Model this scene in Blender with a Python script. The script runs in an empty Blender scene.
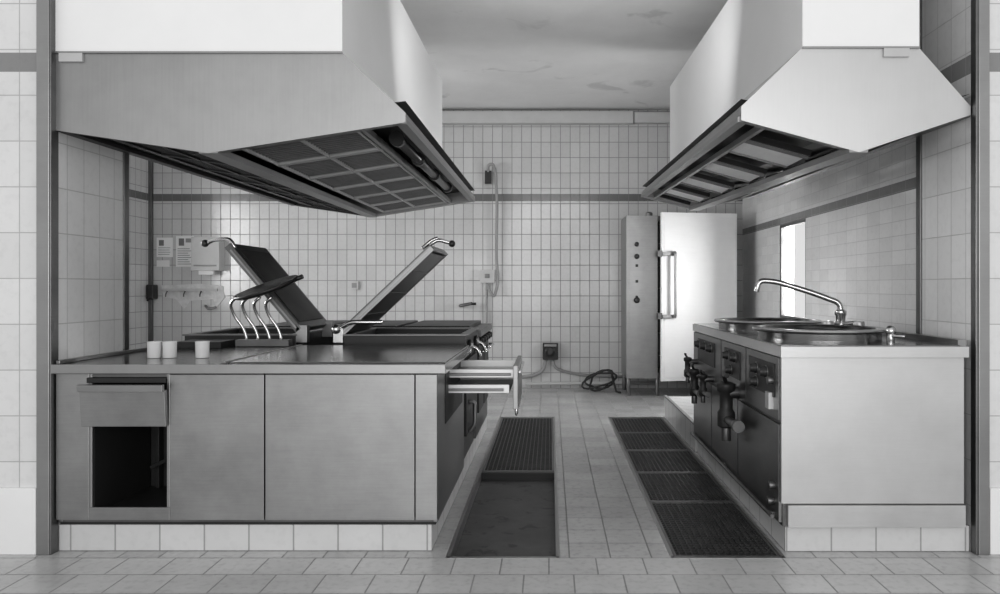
import bpy, math, random
from mathutils import Vector, Matrix
random.seed(4)
S = bpy.context.scene
CAMZ = 1.25
# ---------------------------------------------------------------- materials
def new_mat(name):
    m = bpy.data.materials.new(name); m.use_nodes = True
    nt = m.node_tree; b = nt.nodes['Principled BSDF']
    return m, nt, b
def N(nt, t, **kw):
    n = nt.nodes.new(t)
    for k, v in kw.items(): setattr(n, k, v)
    return n
def g(v): return (v, v, v, 1)
def mathn(nt, op, a, b=None):
    n = N(nt, 'ShaderNodeMath', operation=op)
    for i, x in enumerate((a, b)):
        if x is None: continue
        if isinstance(x, (int, float)): n.inputs[i].default_value = x
        else: nt.links.new(x, n.inputs[i])
    return n.outputs[0]
def mixc(nt, fac, a, b, mode='MIX'):
    n = N(nt, 'ShaderNodeMix', data_type='RGBA', blend_type=mode)
    for i, x in ((0, fac), (6, a), (7, b)):
        if isinstance(x, (int, float)) : n.inputs[i].default_value = x
        elif isinstance(x, tuple): n.inputs[i].default_value = x
        else: nt.links.new(x, n.inputs[i])
    return n.outputs[2]
def ramp(nt, src, lo, hi, p0=0.3, p1=0.7):
    r = N(nt, 'ShaderNodeValToRGB')
    r.color_ramp.elements[0].position = p0; r.color_ramp.elements[0].color = g(lo)
    r.color_ramp.elements[1].position = p1; r.color_ramp.elements[1].color = g(hi)
    nt.links.new(src, r.inputs[0]); return r.outputs[0]

def tile_mat(name, w, h, c, grout, floor=False, stripe=None, rough=0.2, mortar=0.004, offset=0.0,
             var=0.04, ou=0.0, ov=0.0, dirt=0.1, bump=0.4):
    m, nt, b = new_mat(name)
    geo = N(nt, 'ShaderNodeNewGeometry'); sep = N(nt, 'ShaderNodeSeparateXYZ')
    nt.links.new(geo.outputs['Position'], sep.inputs[0])
    X, Y, Z = sep.outputs
    comb = N(nt, 'ShaderNodeCombineXYZ')
    if floor:
        u, v = X, Y
    else:
        u, v = mathn(nt, 'ADD', X, Y), Z
    nt.links.new(mathn(nt, 'ADD', u, 20 + ou), comb.inputs[0]); nt.links.new(mathn(nt, 'ADD', v, 20*h + ov), comb.inputs[1])
    br = N(nt, 'ShaderNodeTexBrick', offset=offset, squash=1.0)
    nt.links.new(comb.outputs[0], br.inputs['Vector'])
    br.inputs['Scale'].default_value = 1; br.inputs['Mortar Size'].default_value = mortar
    br.inputs['Mortar Smooth'].default_value = 0.2
    br.inputs['Brick Width'].default_value = w; br.inputs['Row Height'].default_value = h
    br.inputs['Color1'].default_value = g(c); br.inputs['Color2'].default_value = g(c*(1-var*2))
    br.inputs['Mortar'].default_value = g(grout)
    col = br.outputs['Color']
    if stripe:
        z0, z1, sc = stripe
        f = mathn(nt, 'MULTIPLY', mathn(nt, 'GREATER_THAN', Z, z0), mathn(nt, 'LESS_THAN', Z, z1))
        col = mixc(nt, f, col, g(sc))
    no = N(nt, 'ShaderNodeTexNoise'); no.inputs['Scale'].default_value = 1.7; no.inputs['Detail'].default_value = 8
    no.inputs['Roughness'].default_value = .65
    nt.links.new(geo.outputs['Position'], no.inputs['Vector'])
    col = mixc(nt, dirt, col, ramp(nt, no.outputs[0], 0.35, 1.0, .3, .6), 'MULTIPLY')
    n3 = N(nt, 'ShaderNodeTexNoise'); n3.inputs['Scale'].default_value = 30; n3.inputs['Detail'].default_value = 6
    nt.links.new(geo.outputs['Position'], n3.inputs['Vector'])
    col = mixc(nt, dirt*.8, col, ramp(nt, n3.outputs[0], 0.4, 1.0, .3, .5), 'MULTIPLY')
    nt.links.new(col, b.inputs['Base Color'])
    rr = mathn(nt, 'ADD', mathn(nt, 'MULTIPLY', br.outputs['Fac'], 0.5), rough)
    nt.links.new(rr, b.inputs['Roughness'])
    bp = N(nt, 'ShaderNodeBump'); bp.inputs['Strength'].default_value = bump; bp.inputs['Distance'].default_value = 0.003
    nt.links.new(mathn(nt, 'SUBTRACT', 1.0, br.outputs['Fac']), bp.inputs['Height'])
    nt.links.new(bp.outputs[0], b.inputs['Normal'])
    return m

def steel(name, c=0.5, rough=0.32, metal=1.0, smudge=0.3, streak=(1, 1, 30), scale=3.0, spots=0.0):
    m, nt, b = new_mat(name)
    tc = N(nt, 'ShaderNodeTexCoord'); mp = N(nt, 'ShaderNodeMapping')
    mp.inputs['Scale'].default_value = streak
    nt.links.new(tc.outputs['Object'], mp.inputs[0])
    n1 = N(nt, 'ShaderNodeTexNoise'); n1.inputs['Scale'].default_value = scale*3; n1.inputs['Detail'].default_value = 8
    nt.links.new(mp.outputs[0], n1.inputs['Vector'])
    n2 = N(nt, 'ShaderNodeTexNoise'); n2.inputs['Scale'].default_value = scale; n2.inputs['Detail'].default_value = 8
    n2.inputs['Roughness'].default_value = .7
    nt.links.new(tc.outputs['Object'], n2.inputs['Vector'])
    col = mixc(nt, smudge, g(c), ramp(nt, n2.outputs[0], .45, 1.1, .3, .65), 'MULTIPLY')
    col = mixc(nt, smudge*.3, col, ramp(nt, n1.outputs[0], .6, 1.1, .3, .65), 'MULTIPLY')
    if spots:
        n3 = N(nt, 'ShaderNodeTexNoise'); n3.inputs['Scale'].default_value = scale*2.2; n3.inputs['Detail'].default_value = 5
        n3.inputs['Distortion'].default_value = 1.0
        nt.links.new(tc.outputs['Object'], n3.inputs['Vector'])
        col = mixc(nt, spots, col, ramp(nt, n3.outputs[0], .35, 1.0, .33, .40), 'MULTIPLY')
    nt.links.new(col, b.inputs['Base Color'])
    b.inputs['Metallic'].default_value = metal
    r = N(nt, 'ShaderNodeMapRange'); r.inputs[3].default_value = rough*.7; r.inputs[4].default_value = rough*1.4
    nt.links.new(n2.outputs[0], r.inputs[0]); nt.links.new(r.outputs[0], b.inputs['Roughness'])
    return m
def plain(name, c, rough=0.5, metal=0.0, noise=0.15, scale=4.0, spots=0.0):
    return steel(name, c, rough, metal, noise, (1, 1, 1), scale, spots)

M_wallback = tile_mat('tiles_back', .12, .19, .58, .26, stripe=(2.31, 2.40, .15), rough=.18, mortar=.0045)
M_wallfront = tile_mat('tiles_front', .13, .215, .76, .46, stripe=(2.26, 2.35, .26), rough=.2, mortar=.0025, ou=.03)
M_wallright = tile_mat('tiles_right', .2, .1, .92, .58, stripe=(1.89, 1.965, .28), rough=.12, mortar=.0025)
M_base = tile_mat('tiles_plinth', .211, .3, .68, .36, rough=.3, mortar=.004, ou=.03)
M_floorF = tile_mat('tiles_floor_front', .215, .2, .58, .30, floor=True, rough=.26, mortar=.004, offset=.5, var=.06, ov=-3.46+.0, dirt=.25)
M_floorK = tile_mat('tiles_floor_kitchen', .19, .2, .54, .26, floor=True, rough=.22, mortar=.004, var=.08, ou=.05, ov=-3.46, dirt=.3)
M_ceil = plain('ceiling_paint', .74, .8, noise=.22, scale=.7, spots=.3)
M_white = plain('white_paint', .84, .5, noise=.06, scale=1.5)
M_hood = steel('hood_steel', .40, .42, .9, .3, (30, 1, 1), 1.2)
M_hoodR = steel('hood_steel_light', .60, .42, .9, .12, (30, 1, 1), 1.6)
M_steel = steel('brushed_steel', .38, .38, 1, .4, (1, 1, 25), 2.0)
M_steelR = steel('brushed_steel_lit', .62, .42, .85, .15, (1, 1, 20))  # paler copy of the steel; brighter reflections put into its colour
M_door = steel('oven_door_lit_steel', .85, .65, .25, .12, (1, 1, 10), 1.5)  # pale, barely metallic: window brightness put into the door colour
M_steelM = steel('mid_steel', .34, .4, .9, .3)
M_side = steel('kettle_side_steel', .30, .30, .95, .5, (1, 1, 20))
M_steelD = steel('dull_dark_steel', .20, .36, .9, .5)
M_top = steel('worktop_steel', .33, .16, 1, .5, (1, 1, 1))
M_chrome = steel('chrome', .62, .2, 1, .15, (1, 1, 1))
M_rim = steel('kettle_rim_steel', .50, .22, 1, .3, (1, 1, 1))
M_filter = steel('greasy_filter', .26, .45, .7, .5)
M_filterF = steel('filter_frame', .48, .4, .7, .3)
M_filterL = steel('filter_light', .9, .6, .2, .2)
M_dark = plain('interior_shade', .02, .5)  # near-black: shade inside openings and gaps put into the colour
M_black = plain('black_plastic', .02, .3)
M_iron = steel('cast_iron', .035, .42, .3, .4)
M_grate = steel('grate_steel', .12, .45, .8, .5, (1, 1, 1), 6)
M_gframe = steel('grate_frame_steel', .24, .4, .9, .3, (1, 1, 1), 6)
M_pit = plain('grimy_drain_bottom', .11, .5, .0, 1.0, 5, spots=.8)
M_frame = steel('frame_steel', .36, .35, .9, .2)
M_grey = plain('grey_plastic', .30, .5)
M_lgrey = plain('light_plastic', .52, .5)
M_paper = plain('paper', .80, .8, noise=.05)
M_plaster = plain('bare_plaster', .66, .9, noise=.5, scale=9)
M_print = plain('printed_ink', .2, .8)

# ---------------------------------------------------------------- mesh builder
class MB:
    def __init__(s, name): s.name = name; s.v = []; s.f = []; s.mi = []; s.sm = []; s.mats = []; s.xf = Matrix.Identity(4)
    def m(s, mat):
        if mat not in s.mats: s.mats.append(mat)
        return s.mats.index(mat)
    def add(s, vs, fs, mat, smooth=False):
        o = len(s.v); s.v += [s.xf @ Vector(p) for p in vs]
        i = s.m(mat)
        for k, f in enumerate(fs):
            s.f.append([o+a for a in f]); s.mi.append(i); s.sm.append(smooth if isinstance(smooth, bool) else smooth[k])
    def box(s, x0, x1, y0, y1, z0, z1, mat):
        vs = [(x, y, z) for z in (z0, z1) for y in (y0, y1) for x in (x0, x1)]
        s.add(vs, [(0,2,3,1),(4,5,7,6),(0,1,5,4),(2,6,7,3),(0,4,6,2),(1,3,7,5)], mat)
    def beam(s, a, b, w, h, mat, up=(0, 0, 1)):
        a, b = Vector(a), Vector(b); d = (b-a).normalized(); u = Vector(up)
        if abs(d.dot(u)) > .99: u = Vector((0, 1, 0))
        sd = d.cross(u).normalized(); uu = sd.cross(d).normalized()
        vs = []
        for p in (a, b):
            for k, l in ((-1,-1),(1,-1),(1,1),(-1,1)): vs.append(p + sd*(k*w/2) + uu*(l*h/2))
        s.add(vs, [(0,1,2,3),(7,6,5,4),(0,4,5,1),(1,5,6,2),(2,6,7,3),(3,7,4,0)], mat)
    def lathe(s, c, prof, mat, n=32, axis='z'):
        vs = []; fs = []
        for r, z in prof:
            for i in range(n):
                a = 2*math.pi*i/n; p = (r*math.cos(a), r*math.sin(a), z)
                if axis == 'x': p = (p[2], p[0], p[1])
                if axis == 'y': p = (p[1], p[2], p[0])
                vs.append((c[0]+p[0], c[1]+p[1], c[2]+p[2]))
        for j in range(len(prof)-1):
            for i in range(n):
                fs.append((j*n+i, j*n+(i+1) % n, (j+1)*n+(i+1) % n, (j+1)*n+i))
        sm = [True]*len(fs)
        fs.append(tuple(range(n))[::-1]); fs.append(tuple((len(prof)-1)*n+i for i in range(n))); sm += [False, False]
        s.add(vs, fs, mat, sm)
    def cyl(s, a, b, r, mat, n=16): s.tube([a, b], r, mat, n)
    def tube(s, pts, r, mat, n=12, fil=0.0):
        pts = [Vector(p) for p in pts]
        if fil > 0 and len(pts) > 2:
            q = [pts[0]]
            for i in range(1, len(pts)-1):
                p = pts[i]; a = pts[i-1]-p; b = pts[i+1]-p
                k = min(fil, a.length*.49, b.length*.49)
                A = p+a.normalized()*k; B = p+b.normalized()*k
                for t in range(7):
                    t /= 6; q.append(A*(1-t)**2+p*2*t*(1-t)+B*t*t)
            q.append(pts[-1]); pts = q
        vs = []; fs = []; up = None
        for i, p in enumerate(pts):
            d = (pts[min(i+1, len(pts)-1)]-pts[max(i-1, 0)]).normalized()
            if up is None:
                up = Vector((0, 0, 1)) if abs(d.z) < .9 else Vector((0, 1, 0))
            up = (up - d*up.dot(d)).normalized(); sd = d.cross(up)
            for k in range(n):
                a = 2*math.pi*k/n; vs.append(p+(up*math.cos(a)+sd*math.sin(a))*r)
        for j in range(len(pts)-1):
            for i in range(n): fs.append((j*n+i, j*n+(i+1) % n, (j+1)*n+(i+1) % n, (j+1)*n+i))
        sm = [True]*len(fs)
        fs.append(tuple(range(n))[::-1]); fs.append(tuple((len(pts)-1)*n+i for i in range(n))); sm += [False, False]
        s.add(vs, fs, mat, sm)
    def ball(s, c, r, mat):
        prof = [(max(r*math.cos(a), .0005), r*math.sin(a)) for a in [math.radians(-90+i*20) for i in range(10)]]
        s.lathe(c, prof, mat, 16)
    def done(s, bevel=0.0, parent=None):
        me = bpy.data.meshes.new(s.name); me.from_pydata([tuple(v) for v in s.v], [], s.f)
        for m in s.mats: me.materials.append(m)
        for p, i, sm in zip(me.polygons, s.mi, s.sm): p.material_index = i; p.use_smooth = sm
        me.update()
        o = bpy.data.objects.new(s.name, me); S.collection.objects.link(o)
        if bevel:
            b = o.modifiers.new('bevel', 'BEVEL'); b.width = bevel; b.segments = 2; b.limit_method = 'ANGLE'; b.angle_limit = math.radians(50)
        if parent: o.parent = parent
        return o

YF = 3.52; YB = 9.27; ZC = 3.44
# ---------------------------------------------------------------- room
mb = MB('floor')
xs = [-6.5, -.475, .04, .563, 1.084, 5]; ys = [-3, 3.46, 7.2, YB]
for i in range(5):
    for j in range(3):
        if j == 1 and i in (1, 3): continue
        mb.add([(xs[i], ys[j], 0), (xs[i+1], ys[j], 0), (xs[i+1], ys[j+1], 0), (xs[i], ys[j+1], 0)], [(0, 1, 2, 3)], M_floorF if j == 0 else M_floorK)
mb.done()
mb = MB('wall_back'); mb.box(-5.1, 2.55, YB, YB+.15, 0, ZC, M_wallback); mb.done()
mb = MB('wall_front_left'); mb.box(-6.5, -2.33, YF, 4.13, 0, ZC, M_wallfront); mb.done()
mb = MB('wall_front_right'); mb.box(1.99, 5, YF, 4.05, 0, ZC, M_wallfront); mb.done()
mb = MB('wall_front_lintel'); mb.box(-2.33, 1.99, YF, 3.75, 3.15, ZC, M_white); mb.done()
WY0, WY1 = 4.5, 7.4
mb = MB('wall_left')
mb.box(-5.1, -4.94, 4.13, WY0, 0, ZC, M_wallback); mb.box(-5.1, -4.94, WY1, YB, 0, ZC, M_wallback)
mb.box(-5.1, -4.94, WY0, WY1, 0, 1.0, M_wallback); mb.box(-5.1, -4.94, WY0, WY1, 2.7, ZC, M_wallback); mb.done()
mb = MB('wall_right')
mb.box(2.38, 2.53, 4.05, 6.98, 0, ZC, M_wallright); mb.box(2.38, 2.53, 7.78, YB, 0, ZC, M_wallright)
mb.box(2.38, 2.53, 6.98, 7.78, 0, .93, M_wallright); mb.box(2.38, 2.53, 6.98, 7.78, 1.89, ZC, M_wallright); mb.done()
mb = MB('ceiling'); mb.box(-6.5, 5, YF, YB+.15, ZC, ZC+.1, M_ceil); mb.done()
# windows
mb = MB('window_1')
mb.box(2.385, 2.43, 7.74, 7.78, .93, 1.89, M_steelD); mb.box(2.385, 2.43, 6.98, 7.01, .93, 1.89, M_steelD)
mb.box(2.385, 2.43, 7.01, 7.74, .93, .96, M_steelD); mb.box(2.385, 2.43, 7.01, 7.74, 1.86, 1.89, M_steelD)
mb.done(.003)
mb = MB('added_window_left')  # unseen window added in the left wall to bring in light
for y in (WY0, (WY0+WY1)/2-.03, WY1-.06): mb.box(-5.04, -4.98, y, y+.06, 1.0, 2.7, M_white)
mb.box(-5.04, -4.98, WY0+.06, WY1-.06, 1.0, 1.06, M_white); mb.box(-5.04, -4.98, WY0+.06, WY1-.06, 2.64, 2.7, M_white)
mb.done(.003)
# steel corner trims
mb = MB('trim_1'); mb.box(-2.395, -2.335, YF-.025, YF, 0, ZC, M_frame); mb.box(-2.335, -2.325, YF-.025, YF+.03, 0, ZC, M_steelD); mb.done(.003)
mb = MB('trim_2'); mb.box(2.0, 2.05, YF-.025, YF, 0, ZC, M_frame); mb.box(1.985, 2.0, YF-.025, YF+.02, 0, ZC, M_steelD); mb.done(.003)
mb = MB('trim_3'); mb.box(-2.335, -2.322, 4.09, 4.14, 0.9, ZC, M_steelD); mb.done(.002)
mb = MB('trim_4'); mb.box(1.98, 1.992, 4.01, 4.06, 0.98, ZC, M_steelD); mb.done(.002)
mb = MB('trim_5'); mb.box(-4.95, -4.90, YB-.05, YB, 0, ZC, M_steelD); mb.done(.002)
mb = MB('baseboard_left'); mb.box(-6.5, -2.4, YF-.02, YF, 0, .31, M_white); mb.done(.003)
mb = MB('baseboard_right'); mb.box(2.055, 5, YF-.02, YF, 0, .31, M_white); mb.done(.003)
mb = MB('cable_duct'); mb.box(-2.4, 1.02, YB-.12, YB, 3.25, 3.40, M_lgrey); mb.box(1.03, 2.36, YB-.11, YB, 3.26, 3.39, M_lgrey); mb.done(.01)

# ---------------------------------------------------------------- drains
for k, (x0, x1) in enumerate(((-.475, .04), (.563, 1.084))):
    mb = MB('drain_channel'); d = .05 if k == 0 else .14
    mb.box(x0, x1, 3.46, 7.2, -d-.02, -d, M_pit)
    mb.box(x0-.005, x0+.012, 3.46, 7.2, -d, .002, M_frame); mb.box(x1-.012, x1+.005, 3.46, 7.2, -d, .002, M_frame)
    mb.box(x0, x1, 3.455, 3.475, -d, .002, M_frame); mb.box(x0, x1, 7.18, 7.205, -d, .002, M_frame)
    if k == 0:
        mb.box(x0+.012, x1-.012, 5.06, 5.08, -d, -.005, M_iron)
    mb.done()
def grate(x0, x1, y0, y1, name='floor_grate'):
    mb = MB(name); z0, z1 = -.03, -.003
    for a in ((x0, x0+.012, y0, y1), (x1-.012, x1, y0, y1), (x0+.012, x1-.012, y0, y0+.014), (x0+.012, x1-.012, y1-.014, y1)):
        mb.box(*a, z0, z1+.002, M_gframe)
    n = round((x1-x0)/.031)
    for i in range(1, n):
        x = x0+(x1-x0)*i/n; mb.box(x-.0025, x+.0025, y0+.014, y1-.014, z0, z1, M_grate)
    n = round((y1-y0)/.034)
    for i in range(1, n):
        y = y0+(y1-y0)*i/n; mb.box(x0+.012, x1-.012, y-.003, y+.003, z0+.005, z1-.002, M_grate)
    mb.done()
grate(-.46, .026, 5.1, 7.17)
yy = [3.48, 4.38, 5.07, 5.76, 6.46, 7.17]
for a, b in zip(yy, yy[1:]): grate(.578, 1.07, a+.004, b-.004)

# ---------------------------------------------------------------- extractor hoods
def hood(front, back, yf, yb, ztop, lamp, side, MH):
    mb = MB('extractor_hood')
    def prof(p, y):
        return [(p['bl'], y, p['zb']), (p['br'], y, p['zb']), (p['rx'], y, p['rh']), (p['rx'], y, p['rl']), (p['vx'], y, p['vz']), (p['lx'], y, p['ll']), (p['lx'], y, p['lh'])]
    A = prof(front, yf); B = prof(back, yb)
    mb.add(A, [(0, 6, 5, 4, 3, 2, 1)], MH); mb.add(B, [(0, 1, 2, 3, 4, 5, 6)], MH)
    def q(i, j, mat): mb.add([A[i], A[j], B[j], B[i]], [(0, 1, 2, 3)], mat)
    q(1, 2, MH); q(2, 3, M_frame); q(6, 0, MH); q(5, 6, M_frame)
    f, b = front, back; zb = f['zb']; zbb = b['zb']
    vs = [(f['bl'], yf-.004, zb), (f['br'], yf-.004, zb), (b['br'], yb, zbb), (b['bl'], yb, zbb), (f['bl'], yf-.004, ztop), (f['br'], yf-.004, ztop), (b['br'], yb, ztop), (b['bl'], yb, ztop)]
    mb.add(vs, [(0, 1, 5, 4), (1, 2, 6, 5), (2, 3, 7, 6), (3, 0, 4, 7), (4, 5, 6, 7)], M_white)
    mb.beam((f['bl'], yf-.006, zb), (f['br'], yf-.006, zb), .008, .008, M_frame)
    if side == 'L': mb.box(f['bl']+.02, f['bl']+.13, yf-.012, yf, zb-.045, zb-.005, M_lgrey)
    else: mb.box(f['br']-.17, f['br']-.05, yf-.012, yf, zb-.045, zb-.005, M_lgrey)
    def pt(sidek, t, y, dz=0):
        k = (y-yf)/(yb-yf)
        vx = f['vx']+(b['vx']-f['vx'])*k; vz = f['vz']+(b['vz']-f['vz'])*k
        if sidek == 'r': rx = f['rx']+(b['rx']-f['rx'])*k; rz = f['rl']+(b['rl']-f['rl'])*k
        else: rx = f['lx']+(b['lx']-f['lx'])*k; rz = f['ll']+(b['ll']-f['ll'])*k
        return (vx+(rx-vx)*t, y, vz+(rz-vz)*t+dz)
    for sk in 'lr':
        MF = M_iron if (side == 'L' and sk == 'l') else M_steelM  # left hood's left underside: shade put in by a blacker material
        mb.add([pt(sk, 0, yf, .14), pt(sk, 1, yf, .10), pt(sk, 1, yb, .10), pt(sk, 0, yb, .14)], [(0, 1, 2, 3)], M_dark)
        mb.beam(pt(sk, .975, yf+.02, .012), pt(sk, .975, yb-.02, .012), .05, .025, MF)
        mb.beam(pt(sk, .0, yf+.03, .012), pt(sk, 1, yf+.03, .012), .04, .02, MF)
        mb.beam(pt(sk, .0, yb-.03, .012), pt(sk, 1, yb-.03, .012), .05, .02, MF)
        mb.beam(pt(sk, .76, yf+.05, .03), pt(sk, .76, yb-.05, .03), .025, .03, MF)
        if side == 'R':
            n = 9; L = (yb-yf-.16)/n
            for i in range(n):
                y0 = yf+.08+i*L; y1 = y0+L
                if i % 2 == 1:
                    mb.beam(pt(sk, .12, (y0+y1)/2, .035), pt(sk, .74, (y0+y1)/2, .035), y1-y0-.02, .012, M_filterL)
                    for y in (y0+.02, y1-.02): mb.beam(pt(sk, .12, y, .028), pt(sk, .74, y, .028), .02, .02, M_filter)
                else:
                    for y in (y0+.0, y1): mb.beam(pt(sk, .1, y, .05), pt(sk, .74, y, .05), .012, .03, M_iron)
            continue
        n = int((yb-yf-.16)/.5); L = (yb-yf-.16)/n
        for i in range(n):
            y0 = yf+.08+i*L; y1 = y0+L-.012
            t0, t1 = .12, .74
            FF = M_filterF if sk == 'r' else M_iron; FS = M_filter if sk == 'r' else M_iron  # filters on the left half blackened the same way for shade
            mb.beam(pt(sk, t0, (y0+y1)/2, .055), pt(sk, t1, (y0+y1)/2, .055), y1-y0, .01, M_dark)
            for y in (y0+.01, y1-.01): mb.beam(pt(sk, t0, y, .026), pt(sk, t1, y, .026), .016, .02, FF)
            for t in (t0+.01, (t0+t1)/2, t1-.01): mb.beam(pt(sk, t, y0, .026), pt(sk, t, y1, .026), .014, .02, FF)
            ns = 11
            for j in range(ns):
                y = y0+.04+j*(y1-y0-.08)/(ns-1)
                mb.beam(pt(sk, t0+.02, y, .03), pt(sk, t1-.02, y, .03), .012, .006, FS)
    mb.beam((f['vx'], yf+.004, f['vz']+.015), (b['vx'], yb-.004, b['vz']+.015), .09, .03, M_steelM)
    if lamp:
        a = pt('r', .86, yf+.45, .03); c = pt('r', .86, yb-.9, .03)
        mb.cyl(a, c, .028, M_steelD, 14)
        for t in (0, .33, .66, 1):
            p = Vector(a).lerp(Vector(c), t); mb.cyl(p-Vector((0, .03, 0)), p+Vector((0, .03, 0)), .040, M_black, 14)
    return mb.done()
def P(bl, br, zb, lx, ll, lh, vx, vz, rx, rl, rh): return dict(bl=bl, br=br, zb=zb, lx=lx, ll=ll, lh=lh, vx=vx, vz=vz, rx=rx, rl=rl, rh=rh)
hl = P(-2.325, -.977, 2.353, -2.325, 1.987, 2.05, -1.61, 1.88, -.68, 2.025, 2.07)
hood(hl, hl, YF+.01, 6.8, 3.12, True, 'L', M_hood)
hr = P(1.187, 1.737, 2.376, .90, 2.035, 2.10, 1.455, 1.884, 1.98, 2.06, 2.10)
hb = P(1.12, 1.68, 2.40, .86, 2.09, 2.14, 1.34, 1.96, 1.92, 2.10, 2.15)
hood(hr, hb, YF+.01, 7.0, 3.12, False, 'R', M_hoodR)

# ---------------------------------------------------------------- left worktop cabinet
mb = MB('stainless_steel_cabinet')
x0, x1, yf, yb = -2.32, -.53, YF+.02, 4.62; zt = .845
mb.box(x0, x1, yb-.02, yb, .14, zt, M_steel)
mb.box(x1-.02, x1, yf, yb-.02, .14, zt, M_steelM); mb.box(x0, x0+.02, yf, yb-.02, .14, zt, M_steel)
mb.box(x0+.02, x1-.02, yf, yb-.02, .14, .17, M_steelD)
mb.box(x0+.02, x1-.02, yf+.02, yf+.03, zt-.02, zt, M_steelD)
mb.box(-1.775, -1.765, yf, yb-.02, .17, zt, M_steelD)
mb.box(x0, -2.165, yf-.02, yf, .155, zt, M_steel)
mb.box(-1.785, -1.343, yf-.02, yf, .155, zt-.005, M_steel)
mb.box(-1.337, -.636, yf-.02, yf, .155, zt-.005, M_steel)
mb.box(-.632, x1, yf-.02, yf, .155, zt-.005, M_steel)
mb.box(-2.165, -1.785, yf-.02, yf, .155, .215, M_steel)
mb.box(-2.165, -2.15, yf-.018, yf, .215, zt, M_frame); mb.box(-1.80, -1.785, yf-.018, yf, .215, zt, M_frame)
mb.box(-2.15, -1.80, yf-.018, yf, zt-.02, zt, M_steelD)
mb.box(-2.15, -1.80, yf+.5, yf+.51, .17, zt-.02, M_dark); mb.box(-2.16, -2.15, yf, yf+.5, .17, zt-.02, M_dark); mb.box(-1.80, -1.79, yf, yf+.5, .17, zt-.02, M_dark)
mb.box(-2.15, -1.8, yf, yf+.5, .17, .18, M_iron)
mb.box(-2.1, -2.08, yf+.45, yf+.5, .18, .7, M_iron); mb.beam((-2.1, yf+.4, .3), (-1.85, yf+.4, .42), .01, .02, M_iron)
mb.xf = Matrix.Translation((0, yf-.03, .60)) @ Matrix.Rotation(math.radians(5), 4, 'X')
mb.box(-2.185, -1.79, -.015, .012, 0, .17, M_steel); mb.box(-2.185, -1.79, -.035, -.012, .168, .20, M_frame)
mb.xf = Matrix.Identity(4)
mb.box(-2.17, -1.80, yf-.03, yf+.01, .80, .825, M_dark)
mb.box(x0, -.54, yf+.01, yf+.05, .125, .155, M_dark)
# worktop
mb.box(x0-.0, -.485, YF-.03, 4.66, zt, .888, M_top)
mb.box(x0-.0, -.485, YF-.036, YF-.03, zt+.002, .89, M_frame)
mb.box(-1.53, -.50, YF+.05, 4.62, .888, .893, M_top)
mb.box(-1.55, -1.53, YF+.02, 4.64, .888, .896, M_frame)
mb.box(x0, x0+.02, YF, 4.66, .888, .905, M_frame)
mb.box(x0+.1, -1.95, 4.44, 4.64, .888, .925, M_iron)
# drawers pulled out towards the aisle
mb.box(-.53, -.525, 3.78, 4.5, .56, .83, M_dark)  # sheet painted dark for the shade of the drawer opening
for (z, xo, ya, yb_) in ((.775, -.175, 3.92, 4.42), (.70, -.21, 3.88, 4.40)):
    mb.box(-.56, xo, ya, ya+.014, z, z+.045, M_steelR); mb.box(-.56, xo, yb_-.014, yb_, z, z+.045, M_steelR)
    mb.box(-.56, xo, ya+.014, yb_-.014, z, z+.008, M_steel)
    mb.box(-.53, xo-.03, ya-.014, ya, z+.012, z+.026, M_steelD)
mb.box(-.19, -.165, 3.86, 4.44, .62, .845, M_steel)
mb.box(-.165, -.15, 3.90, 4.40, .80, .815, M_chrome)
mb.tube([(-.175, 3.90, .62), (-.175, 3.90, .585), (-.175, 4.38, .585), (-.175, 4.38, .62)], .008, M_chrome, 8, .02)
mb.done(.003)
mb = MB('tiled_plinth'); mb.box(-2.325, -.56, YF+.03, 6.6, 0, .125, M_base); mb.done(.004)
# cups
for x, y in ((-2.015, 3.82), (-1.942, 3.83), (-1.775, 3.83)):
    mb = MB('paper_cup'); mb.lathe((x, y, .889), [(.030, 0), (.032, .002), (.034, .080), (.036, .083), (.032, .083), (.026, .01), (.0005, .01)], M_paper, 24); mb.done()

# ---------------------------------------------------------------- bratt pans with lids
def pan(x0, x1, y0, y1, zt):
    mb = MB('bratt_pan')
    mb.box(x0+.03, x1-.03, y0+.02, y1-.02, .127, zt-.12, M_steelD)
    w = .035
    mb.box(x0, x1, y0, y0+w, zt-.12, zt, M_iron); mb.box(x0, x1, y1-w, y1, zt-.12, zt, M_iron)
    mb.box(x0, x0+w, y0+w, y1-w, zt-.12, zt, M_iron); mb.box(x1-w, x1, y0+w, y1-w, zt-.12, zt, M_iron)
    mb.box(x0+w, x1-w, y0+w, y1-w, zt-.12, zt-.09, M_iron)
    for a in ((x0-.01, x1+.01, y0-.01, y0+.04), (x0-.01, x1+.01, y1-.04, y1+.01), (x0-.01, x0+.04, y0+.04, y1-.04), (x1-.04, x1+.01, y0+.04, y1-.04)):
        mb.box(*a, zt-.002, zt+.008, M_steelD)
    return mb
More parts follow.
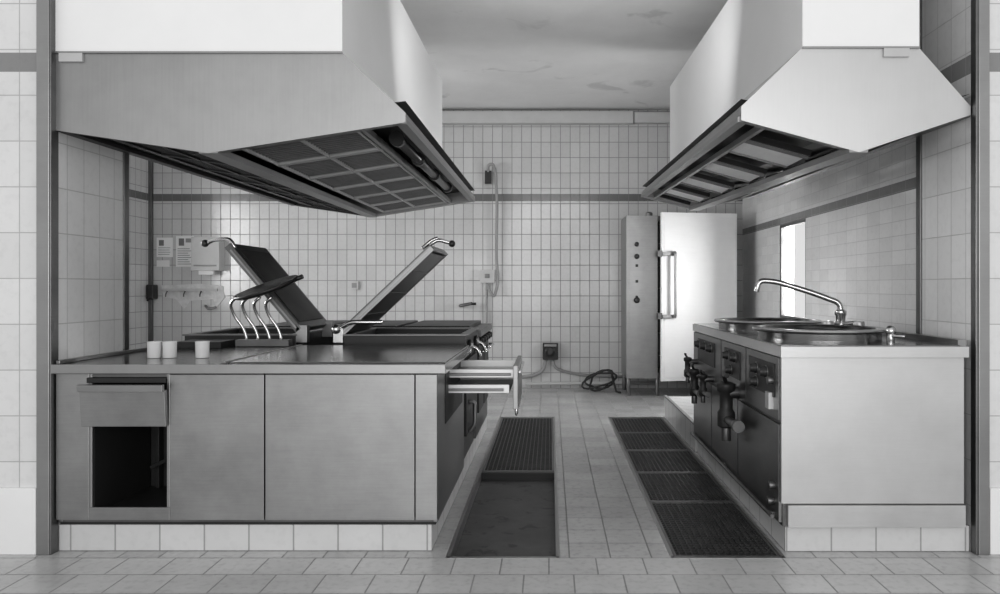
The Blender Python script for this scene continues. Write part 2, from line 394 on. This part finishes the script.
def lid(mb, hx, hz, y0, y1, L, ang, flip):
    mb.xf = Matrix.Translation((hx, 0, hz)) @ Matrix.Rotation(-ang, 4, 'Y')
    s = -1 if not flip else 1
    def bx(a, b, c, d, e, f, m):
        if s < 0: mb.box(a, b, c, d, e, f, m)
        else: mb.box(a, b, c, d, -f, -e, m)
    bx(0, L, y0, y1, -.008, 0, M_steelD)
    bx(0, L, y0, y0+.012, -.045, -.008, M_steelM if not flip else M_steelD); bx(0, L, y1-.012, y1, -.045, -.008, M_steelD)
    bx(0, .012, y0+.012, y1-.012, -.045, -.008, M_steelD); bx(L-.012, L, y0+.012, y1-.012, -.045, -.008, M_steelM)
    bx(.03, L-.03, y0+.03, y1-.03, -.040, -.008, M_steelD if not flip else M_iron)
    for t in (.25, .5, .75): bx(L*t-.008, L*t+.008, y0+.05, y1-.05, -.046, -.040, M_steelD)
    bx(.05, L-.05, y0+.05, y1-.05, 0, .006, M_iron)
    bx(.02, L*.95, y0-.004, y0, -.03, -.018, M_frame)
    mb.xf = Matrix.Identity(4)
    return Vector((hx+L*math.cos(ang), 0, hz+L*math.sin(ang)))
mb = pan(-1.30, -.53, 4.72, 5.5, .945)
e = lid(mb, -1.34, .965, 4.72, 5.37, .80, math.radians(43.5), False)
mb.tube([(e.x-.05, 4.76, e.z-.02), (e.x+.01, 4.76, e.z+.03), (e.x+.05, 4.76, e.z+.045)], .012, M_chrome, 12, .03)
mb.tube([(e.x-.0, 4.74, e.z+.0), (e.x+.05, 4.74, e.z+.035), (e.x+.13, 4.74, e.z+.012)], .012, M_chrome, 12, .04)
mb.ball((e.x+.14, 4.74, e.z+.008), .022, M_black)
mb.box(-1.36, -1.30, 4.70, 4.76, .90, 1.0, M_chrome); mb.box(-1.38, -1.30, 5.35, 5.42, .90, 1.0, M_steel)
mb.tube([(-1.36, 4.72, .97), (-1.25, 4.70, 1.03), (-1.05, 4.70, 1.03)], .014, M_chrome, 12, .03)
mb.ball((-1.34, 4.70, .985), .03, M_chrome)
for yy_ in (4.85, 5.25):
    mb.tube([(-.55, yy_, .86), (-.47, yy_, .86), (-.45, yy_, .80)], .012, M_chrome, 10, .03)
    mb.lathe((-.53, yy_, .86), [(.05, 0), (.055, .02), (.03, .035)], M_black, 20, 'x')
mb.box(-.56, -.53, 4.76, 5.46, .3, .78, M_iron)
mb.tube([(-.53, 4.8, .7), (-.50, 4.8, .7), (-.50, 5.4, .7), (-.53, 5.4, .7)], .01, M_chrome, 10, .02)
mb.tube([(-.53, 4.9, .5), (-.49, 4.9, .5), (-.49, 4.9, .35), (-.53, 4.9, .3)], .014, M_steelM, 10, .03)
mb.done(.003)
mb = pan(-2.30, -1.60, 4.72, 5.5, .945)
e = lid(mb, -1.565, .99, 4.72, 5.32, .70, math.radians(130), True)
mb.tube([(e.x+.02, 4.75, e.z-.03), (e.x-.01, 4.75, e.z+.03), (e.x-.12, 4.75, e.z+.02), (e.x-.16, 4.75, e.z+.0)], .012, M_chrome, 12, .04)
mb.ball((e.x-.17, 4.75, e.z+.0), .024, M_black)
mb.box(-1.60, -1.53, 4.72, 4.78, .90, 1.01, M_steel); mb.box(-1.60, -1.53, 5.26, 5.32, .90, 1.01, M_steel)
mb.done(.003)
# water tap cluster + black swivel tray
mb = MB('swivel_water_taps')
for k in range(4):
    x = -1.90+k*.07
    mb.tube([(x+.06, 4.57, .90), (x+.04, 4.57, .99), (x-.02, 4.55, 1.08), (x-.03, 4.52, 1.15), (x+.02, 4.50, 1.19)], .009, M_chrome, 10, .05)
mb.box(-1.90, -1.58, 4.53, 4.60, .892, .93, M_steelD)
mb.xf = Matrix.Translation((-1.72, 4.55, 1.24)) @ Matrix.Rotation(math.radians(-17), 4, 'Y') @ Matrix.Rotation(math.radians(14), 4, 'X')
pr = [(.0005, -.012), (.16, -.012), (.185, .0), (.19, .016), (.18, .016), (.16, .006), (.0005, .006)]
mb.xf = mb.xf @ Matrix.Diagonal((1.05, .9, 1, 1))
mb.lathe((0, 0, 0), pr, M_black, 32)
mb.xf = Matrix.Identity(4)
mb.tube([(-1.56, 4.55, 1.29), (-1.50, 4.55, 1.315)], .014, M_black)
mb.done()
# range behind
mb = MB('cooking_range')
mb.box(-2.30, -.55, 5.56, 6.58, .127, .88, M_steelD); mb.box(-2.32, -.51, 5.54, 6.6, .88, .93, M_steelD)
for i in range(3):
    x = -2.2+i*.55; mb.box(x, x+.5, 5.6, 6.54, .93, .96, M_iron)
for y in (5.65, 6.12):
    mb.box(-.55, -.535, y, y+.4, .3, .8, M_iron); mb.tube([(-.53, y+.04, .76), (-.49, y+.04, .76), (-.49, y+.36, .76), (-.53, y+.36, .76)], .01, M_chrome, 10, .02)
for i in range(5):
    mb.lathe((-.55, 5.68+i*.2, .84), [(.028, 0), (.028, .03), (.02, .05)], M_black, 20, 'x')
mb.done(.003)

# ---------------------------------------------------------------- right kettle block
mb = MB('boiling_kettle_block')
X0, X1 = 1.085, 1.945; y1 = 5.65; zt = .972
mb.box(X0+.01, X1, YF+.01, y1, .123, zt-.05, M_steelD)
mb.box(X0-.0, X1-.005, YF-.005, YF+.01, .235, zt-.05, M_steelR)
mb.box(X0+.03, X1, YF-.012, YF+.01, .125, .228, M_steelR)
mb.box(X0-.01, X1+.005, YF-.03, y1, zt-.05, zt-.0, M_steelR)
mb.box(X0+.0, X1-.02, YF+.0, y1-.01, zt, zt+.004, M_top)
mb.box(X1-.03, X1+.01, YF, y1, zt, zt+.03, M_frame)
for a, b, c, d, m in ((3.54, 4.12, .62, .915, M_side), (4.14, 4.72, .62, .915, M_side), (4.74, 5.63, .62, .915, M_side),
                      (3.54, 4.3, .14, .60, M_side), (4.32, 5.0, .14, .60, M_side), (5.02, 5.63, .14, .60, M_side)):
    mb.box(X0-.006, X0+.01, a, b, c, d, m)
mb.box(X0-.012, X0, 3.60, 4.05, .72, .88, M_iron); mb.box(X0-.012, X0, 4.25, 4.62, .72, .88, M_iron); mb.box(X0-.012, X0, 4.9, 5.45, .72, .88, M_iron)
for y, z in ((3.72, .83), (3.9, .83), (4.35, .84), (4.52, .84), (5.0, .84), (5.2, .84), (5.4, .84), (3.9, .76), (4.45, .76)):
    mb.lathe((X0-.012, y, z), [(.028, 0), (.028, -.012), (.022, -.018), (.02, -.035), (.0005, -.036)], M_black, 20, 'x')
    mb.lathe((X0-.012, y, z), [(.032, 0), (.032, -.003)], M_steel, 20, 'x')
def valve(y, z, sc=1.0):
    x = X0-.075
    mb.tube([(X0, y, z+.06*sc), (x, y, z+.06*sc), (x, y, z-.02)], .028*sc, M_steelD, 14, .03)
    mb.lathe((x, y, z-.1*sc), [(.03*sc, 0), (.04*sc, .01), (.04*sc, .07*sc), (.03*sc, .085*sc), (.03*sc, .16*sc), (.042*sc, .17*sc), (.042*sc, .2*sc), (.02*sc, .21*sc)], M_iron, 20)
    mb.tube([(x, y, z-.06*sc), (x-.0, y-.1*sc, z-.06*sc), (x, y-.22*sc, z-.055*sc)], .02*sc, M_steelD, 12)
    mb.lathe((x, y-.23*sc, z-.055*sc), [(.026*sc, 0), (.026*sc, .04*sc)], M_steelD, 14, 'y')
    mb.tube([(x, y, z-.07*sc), (x, y-.0, z-.16*sc)], .022*sc, M_steelD, 12)
    mb.tube([(x, y, z+.1*sc), (x-.03, y-.05*sc, z+.15*sc), (x-.03, y-.12*sc, z+.15*sc)], .01*sc, M_black, 10, .02)
valve(4.30, .57, 1.25); valve(5.25, .58, .9); valve(5.5, .66, .7); valve(4.95, .60, .7)
mb.box(X0-.03, X0-.006, 3.62, 3.68, .66, .74, M_steelR)
for y, z in ((3.6, .30), (3.62, .22), (3.62, .80)): mb.lathe((X0-.006, y, z), [(.02, 0), (.02, -.03), (.0005, -.031)], M_steelD, 16, 'x')
mb.tube([(X0-.03, 3.56, .16), (X0-.03, 5.6, .16)], .010, M_steelD)
for y in (3.6, 4.6, 5.55): mb.box(X0-.03, X0, y, y+.02, .15, .17, M_steelD)
for cy in (4.12, 5.1):
    c = (1.475, cy, zt+.003)
    mb.lathe(c, [(.32, 0), (.32, .032), (.345, .036), (.352, .046), (.348, .054), (.315, .056), (.30, .05), (.29, .03), (.2, .018), (.0005, .015)], M_rim, 64)
mb.lathe((1.79, 4.62, zt), [(.045, 0), (.045, .02), (.028, .03), (.028, .10), (.035, .11), (.035, .13), (.02, .14)], M_chrome, 20)
mb.tube([(1.79, 4.62, zt+.1), (1.79, 4.62, 1.15), (1.62, 4.64, 1.215), (1.40, 4.66, 1.285), (1.30, 4.67, 1.29), (1.285, 4.67, 1.22)], .017, M_chrome, 14, .05)
mb.tube([(1.79, 4.62, zt+.05), (1.70, 4.58, zt+.06)], .014, M_chrome); mb.tube([(1.79, 4.62, zt+.05), (1.86, 4.55, zt+.06)], .014, M_chrome)
mb.lathe((1.70, 4.58, zt+.03), [(.03, 0), (.034, .02), (.03, .04)], M_steelR, 16); mb.lathe((1.87, 4.54, zt+.03), [(.03, 0), (.034, .02), (.03, .04)], M_steelR, 16)
mb.tube([(1.735, 3.82, zt+.004), (1.735, 3.82, zt+.04)], .02, M_chrome); mb.ball((1.735, 3.82, zt+.055), .027, M_chrome)
mb.tube([(1.735, 3.80, zt+.03), (1.78, 3.76, zt+.03)], .01, M_chrome)
mb.done(.003)
mb = MB('tiled_plinth'); mb.box(1.11, 1.98, YF+.02, 5.66, 0, .122, M_base); mb.done(.004)
mb = MB('tiled_curb'); mb.box(1.10, 1.5, 5.68, 7.2, 0, .2, M_base); mb.box(1.092, 1.12, 5.68, 7.2, .2, .215, M_frame); mb.done(.003)

# ---------------------------------------------------------------- steam oven
mb = MB('steam_oven')
xa, xm, xb = .875, 1.235, 2.12; y0, y1 = 8.6, 9.2
mb.box(xa, xm, y0, y1, .2, 2.07, M_steel)
mb.box(xm+.001, xb, y1-.04, y1, .2, 2.07, M_steelD); mb.box(xb-.04, xb, y0+.06, y1-.04, .2, 2.07, M_steelD)
mb.box(xm+.001, xb-.04, y0+.06, y1-.04, .2, .26, M_steelD); mb.box(xm+.001, xb-.04, y0+.06, y1-.04, 2.01, 2.07, M_steelD)
for i in range(6): mb.box(xm+.03, xb-.07, y0+.12, y1-.08, .45+i*.26, .46+i*.26, M_chrome)
mb.box(xa+.03, xm-.02, y0-.006, y0, .3, 2.02, M_steel)
for x, y in ((xa+.03, y0+.04), (xm, y0+.04), (xb-.05, y0+.1), (xa+.03, y1-.06), (xb-.05, y1-.06)):
    mb.cyl((x, y, 0), (x, y, .2), .022, M_steelD)
mb.lathe((1.15, 8.7, 2.07), [(.04, 0), (.04, .04), (.02, .05)], M_steelD, 16)
for z, r in ((1.74, .028), (1.60, .03), (1.10, .036)):
    mb.lathe((xa+.12, y0-.006, z), [(r, 0), (r, -.01), (r*.7, -.03), (.0005, -.031)], M_black, 18, 'y')
for z in (1.60, 1.42, 1.24): mb.box(xa+.105, xa+.135, y0-.012, y0-.006, z-.12, z-.09, M_iron)
# door, ajar, hinged on its right
mb.xf = Matrix.Translation((2.13, y0+.03, 0)) @ Matrix.Rotation(math.radians(10), 4, 'Z')
mb.box(-.90, 0, -.05, -.005, .19, 2.09, M_door)
mb.box(-.87, -.03, -.054, -.05, .23, 2.05, M_door)
mb.tube([(-.76, -.05, .92), (-.76, -.12, .92), (-.76, -.12, 1.64), (-.76, -.05, 1.64)], .016, M_steelM, 12, .03)
for z in (.90, 1.60):
    mb.box(-.90, -.74, -.09, -.05, z, z+.04, M_steelM); mb.box(-.95, -.90, -.08, -.03, z-.01, z+.06, M_steelD)
mb.xf = Matrix.Identity(4)
mb.done(.004)

# ---------------------------------------------------------------- back wall fittings
w = YB
mb = MB('wall_hose')
mb.tube([(-.76, w-.04, 2.66), (-.76, w-.09, 2.74), (-.70, w-.1, 2.76), (-.67, w-.08, 2.68), (-.65, w-.06, 2.3), (-.66, w-.05, 1.6), (-.64, w-.05, 1.3), (-.68, w-.1, 1.12), (-.74, w-.11, 1.2), (-.76, w-.1, 1.28)], .018, M_grey, 10, .08)
mb.box(-.80, -.72, w-.06, w, 2.52, 2.68, M_black)
mb.done(.003)
mb = MB('wall_switch_box'); mb.box(-.86, -.68, w-.08, w, 1.30, 1.46, M_lgrey); mb.box(-.80, -.74, w-.09, w-.08, 1.36, 1.41, M_steelD)
mb.cyl((-.78, w-.03, .6), (-.78, w-.03, 1.30), .014, M_grey); mb.done(.004)
mb = MB('power_socket'); mb.box(-.09, .1, w-.09, w, .36, .56, M_iron); mb.lathe((0, w-.09, .46), [(.06, 0), (.065, -.03), (.03, -.04)], M_black, 20, 'y')
mb.box(-.07, .08, w-.1, w-.09, .52, .55, M_grey); mb.done(.006)
mb = MB('wall_conduit')
mb.tube([(-.05, w-.04, .36), (-.08, w-.04, .22), (-.2, w-.04, .16), (-.34, w-.04, .14)], .022, M_grey, 12, .1)
mb.tube([(.03, w-.04, .36), (.06, w-.04, .25), (.2, w-.04, .2), (.45, w-.04, .16), (1.3, w-.04, .14)], .018, M_grey, 12, .1)
mb.tube([(-.3, w-.05, .06), (.8, w-.05, .07), (1.3, w-.05, .07)], .02, M_lgrey, 12)
mb.done()
mb = MB('rubber_hose')
pts = []
for i in range(60):
    a = i*.30; r = .14+.03*math.sin(i*.7); pts.append((.57+r*math.cos(a)*1.2+.001*i, 8.95+r*math.sin(a)*.35, .14+r*math.sin(a+.5)*.7))
pts = [(.82, 8.75, .02), (.78, 8.82, .02)]+pts
mb.tube([(min(p[0], .84), p[1], max(p[2], .018)) for p in pts], .013, M_black, 8)
mb.done()
mb = MB('notice_paper'); 
for a, b, c, d in ((-4.86, -4.66, 1.62, 1.86), (-4.62, -4.40, 1.50, 1.88), (-4.86, -4.70, 1.50, 1.58)): mb.box(a, b, w-.006, w, c, d, M_paper)
mb.box(-4.585, -4.52, w-.0075, w-.006, 1.76, 1.85, M_print); mb.box(-4.83, -4.77, w-.0075, w-.006, 1.76, 1.83, M_print)
mb.box(-4.50, -4.43, w-.0075, w-.006, 1.80, 1.85, M_grey)
for i in range(8): mb.box(-4.60, -4.43-.02*(i % 3), w-.0075, w-.006, 1.53+i*.027, 1.537+i*.027, M_print)
for i in range(4): mb.box(-4.84, -4.70+.01*(i % 2), w-.0075, w-.006, 1.65+i*.027, 1.656+i*.027, M_print)
mb.done()
mb = MB('towel_dispenser'); mb.box(-4.36, -4.02, w-.16, w, 1.45, 1.86, M_lgrey); mb.box(-4.33, -4.05, w-.165, w-.16, 1.5, 1.52, M_grey); mb.box(-4.28, -4.10, w-.14, w-.10, 1.40, 1.45, M_paper); mb.done(.02)
mb = MB('plaster_patch')
pp = [(-4.80, 1.27), (-4.3, 1.29), (-4.04, 1.26), (-4.02, 1.12), (-4.12, 1.00), (-4.16, 1.10), (-4.45, 1.08), (-4.52, .98), (-4.62, 1.10), (-4.78, 1.13)]
n = len(pp)
mb.add([(x, w-.006, z) for x, z in pp]+[(x, w, z) for x, z in pp], [tuple(range(n))]+[(i, i+n, (i+1) % n+n, (i+1) % n) for i in range(n)], M_plaster)
mb.box(-4.78, -4.10, w-.03, w-.006, 1.20, 1.23, M_lgrey)
for x in (-4.72, -4.5, -4.3): mb.tube([(x, w-.02, 1.2), (x, w-.06, 1.16), (x, w-.06, 1.13)], .008, M_steelD, 8, .01)
mb.tube([(-4.25, w-.02, 1.02), (-4.2, w-.06, .98), (-4.1, w-.06, 1.0)], .015, M_steelM, 8, .02)
mb.done()
mb = MB('soap_dispenser'); mb.box(-4.935, -4.84, w-.12, w-.0, 1.10, 1.28, M_black); mb.tube([(-4.89, w-.1, 1.12), (-4.89, w-.16, 1.08)], .015, M_black); mb.done(.015)
mb = MB('wall_tap'); mb.tube([(-1.1, w, 1.02), (-1.1, w-.1, 1.02), (-.95, w-.12, 1.05)], .02, M_steelD, 10, .03); mb.lathe((-.93, w-.12, 1.03), [(.03, 0), (.03, .03)], M_black); mb.done()
mb = MB('light_switch'); mb.box(-2.46, -2.36, w-.04, w, 1.22, 1.32, M_lgrey); mb.box(-2.44, -2.38, w-.046, w-.04, 1.24, 1.30, M_grey); mb.done(.01)

# ---------------------------------------------------------------- lights
wd = bpy.data.worlds.new('world'); S.world = wd; wd.use_nodes = True
bg = wd.node_tree.nodes['Background']; bg.inputs[0].default_value = g(.8); bg.inputs[1].default_value = .95
def area(name, loc, rot, sx, sy, power):
    l = bpy.data.lights.new(name, 'AREA'); l.shape = 'RECTANGLE'; l.size = sx; l.size_y = sy; l.energy = power
    o = bpy.data.objects.new(name, l); o.location = loc; o.rotation_euler = rot; S.collection.objects.link(o)
R = math.radians
area('left_fill_light', (-5.6, 6.0, 1.9), (0, R(-90), 0), 1.7, 2.9, 200)  # fill light behind the added left window
area('window_light_right', (2.9, 7.4, 1.5), (0, R(90), 0), 1.2, 1.0, 110)
area('dining_room_window_light', (.2, -2.5, 1.8), (R(88), 0, 0), 6, 2.5, 155)
area('kitchen_fill_light', (.1, 4.6, 2.7), (R(110), 0, 0), 1.4, .5, 12)  # added fill for ceiling and hood sides; no fixture there

cam = bpy.data.cameras.new('camera'); co = bpy.data.objects.new('camera', cam); S.collection.objects.link(co)
co.location = (0, 0, CAMZ); co.rotation_euler = (R(90), 0, 0)
cam.sensor_width = 36; cam.lens = 27; cam.shift_x = -.05; cam.shift_y = -.010; cam.clip_start = .05
S.camera = co
S.view_settings.view_transform = 'Standard'
S.view_settings.gamma = .92
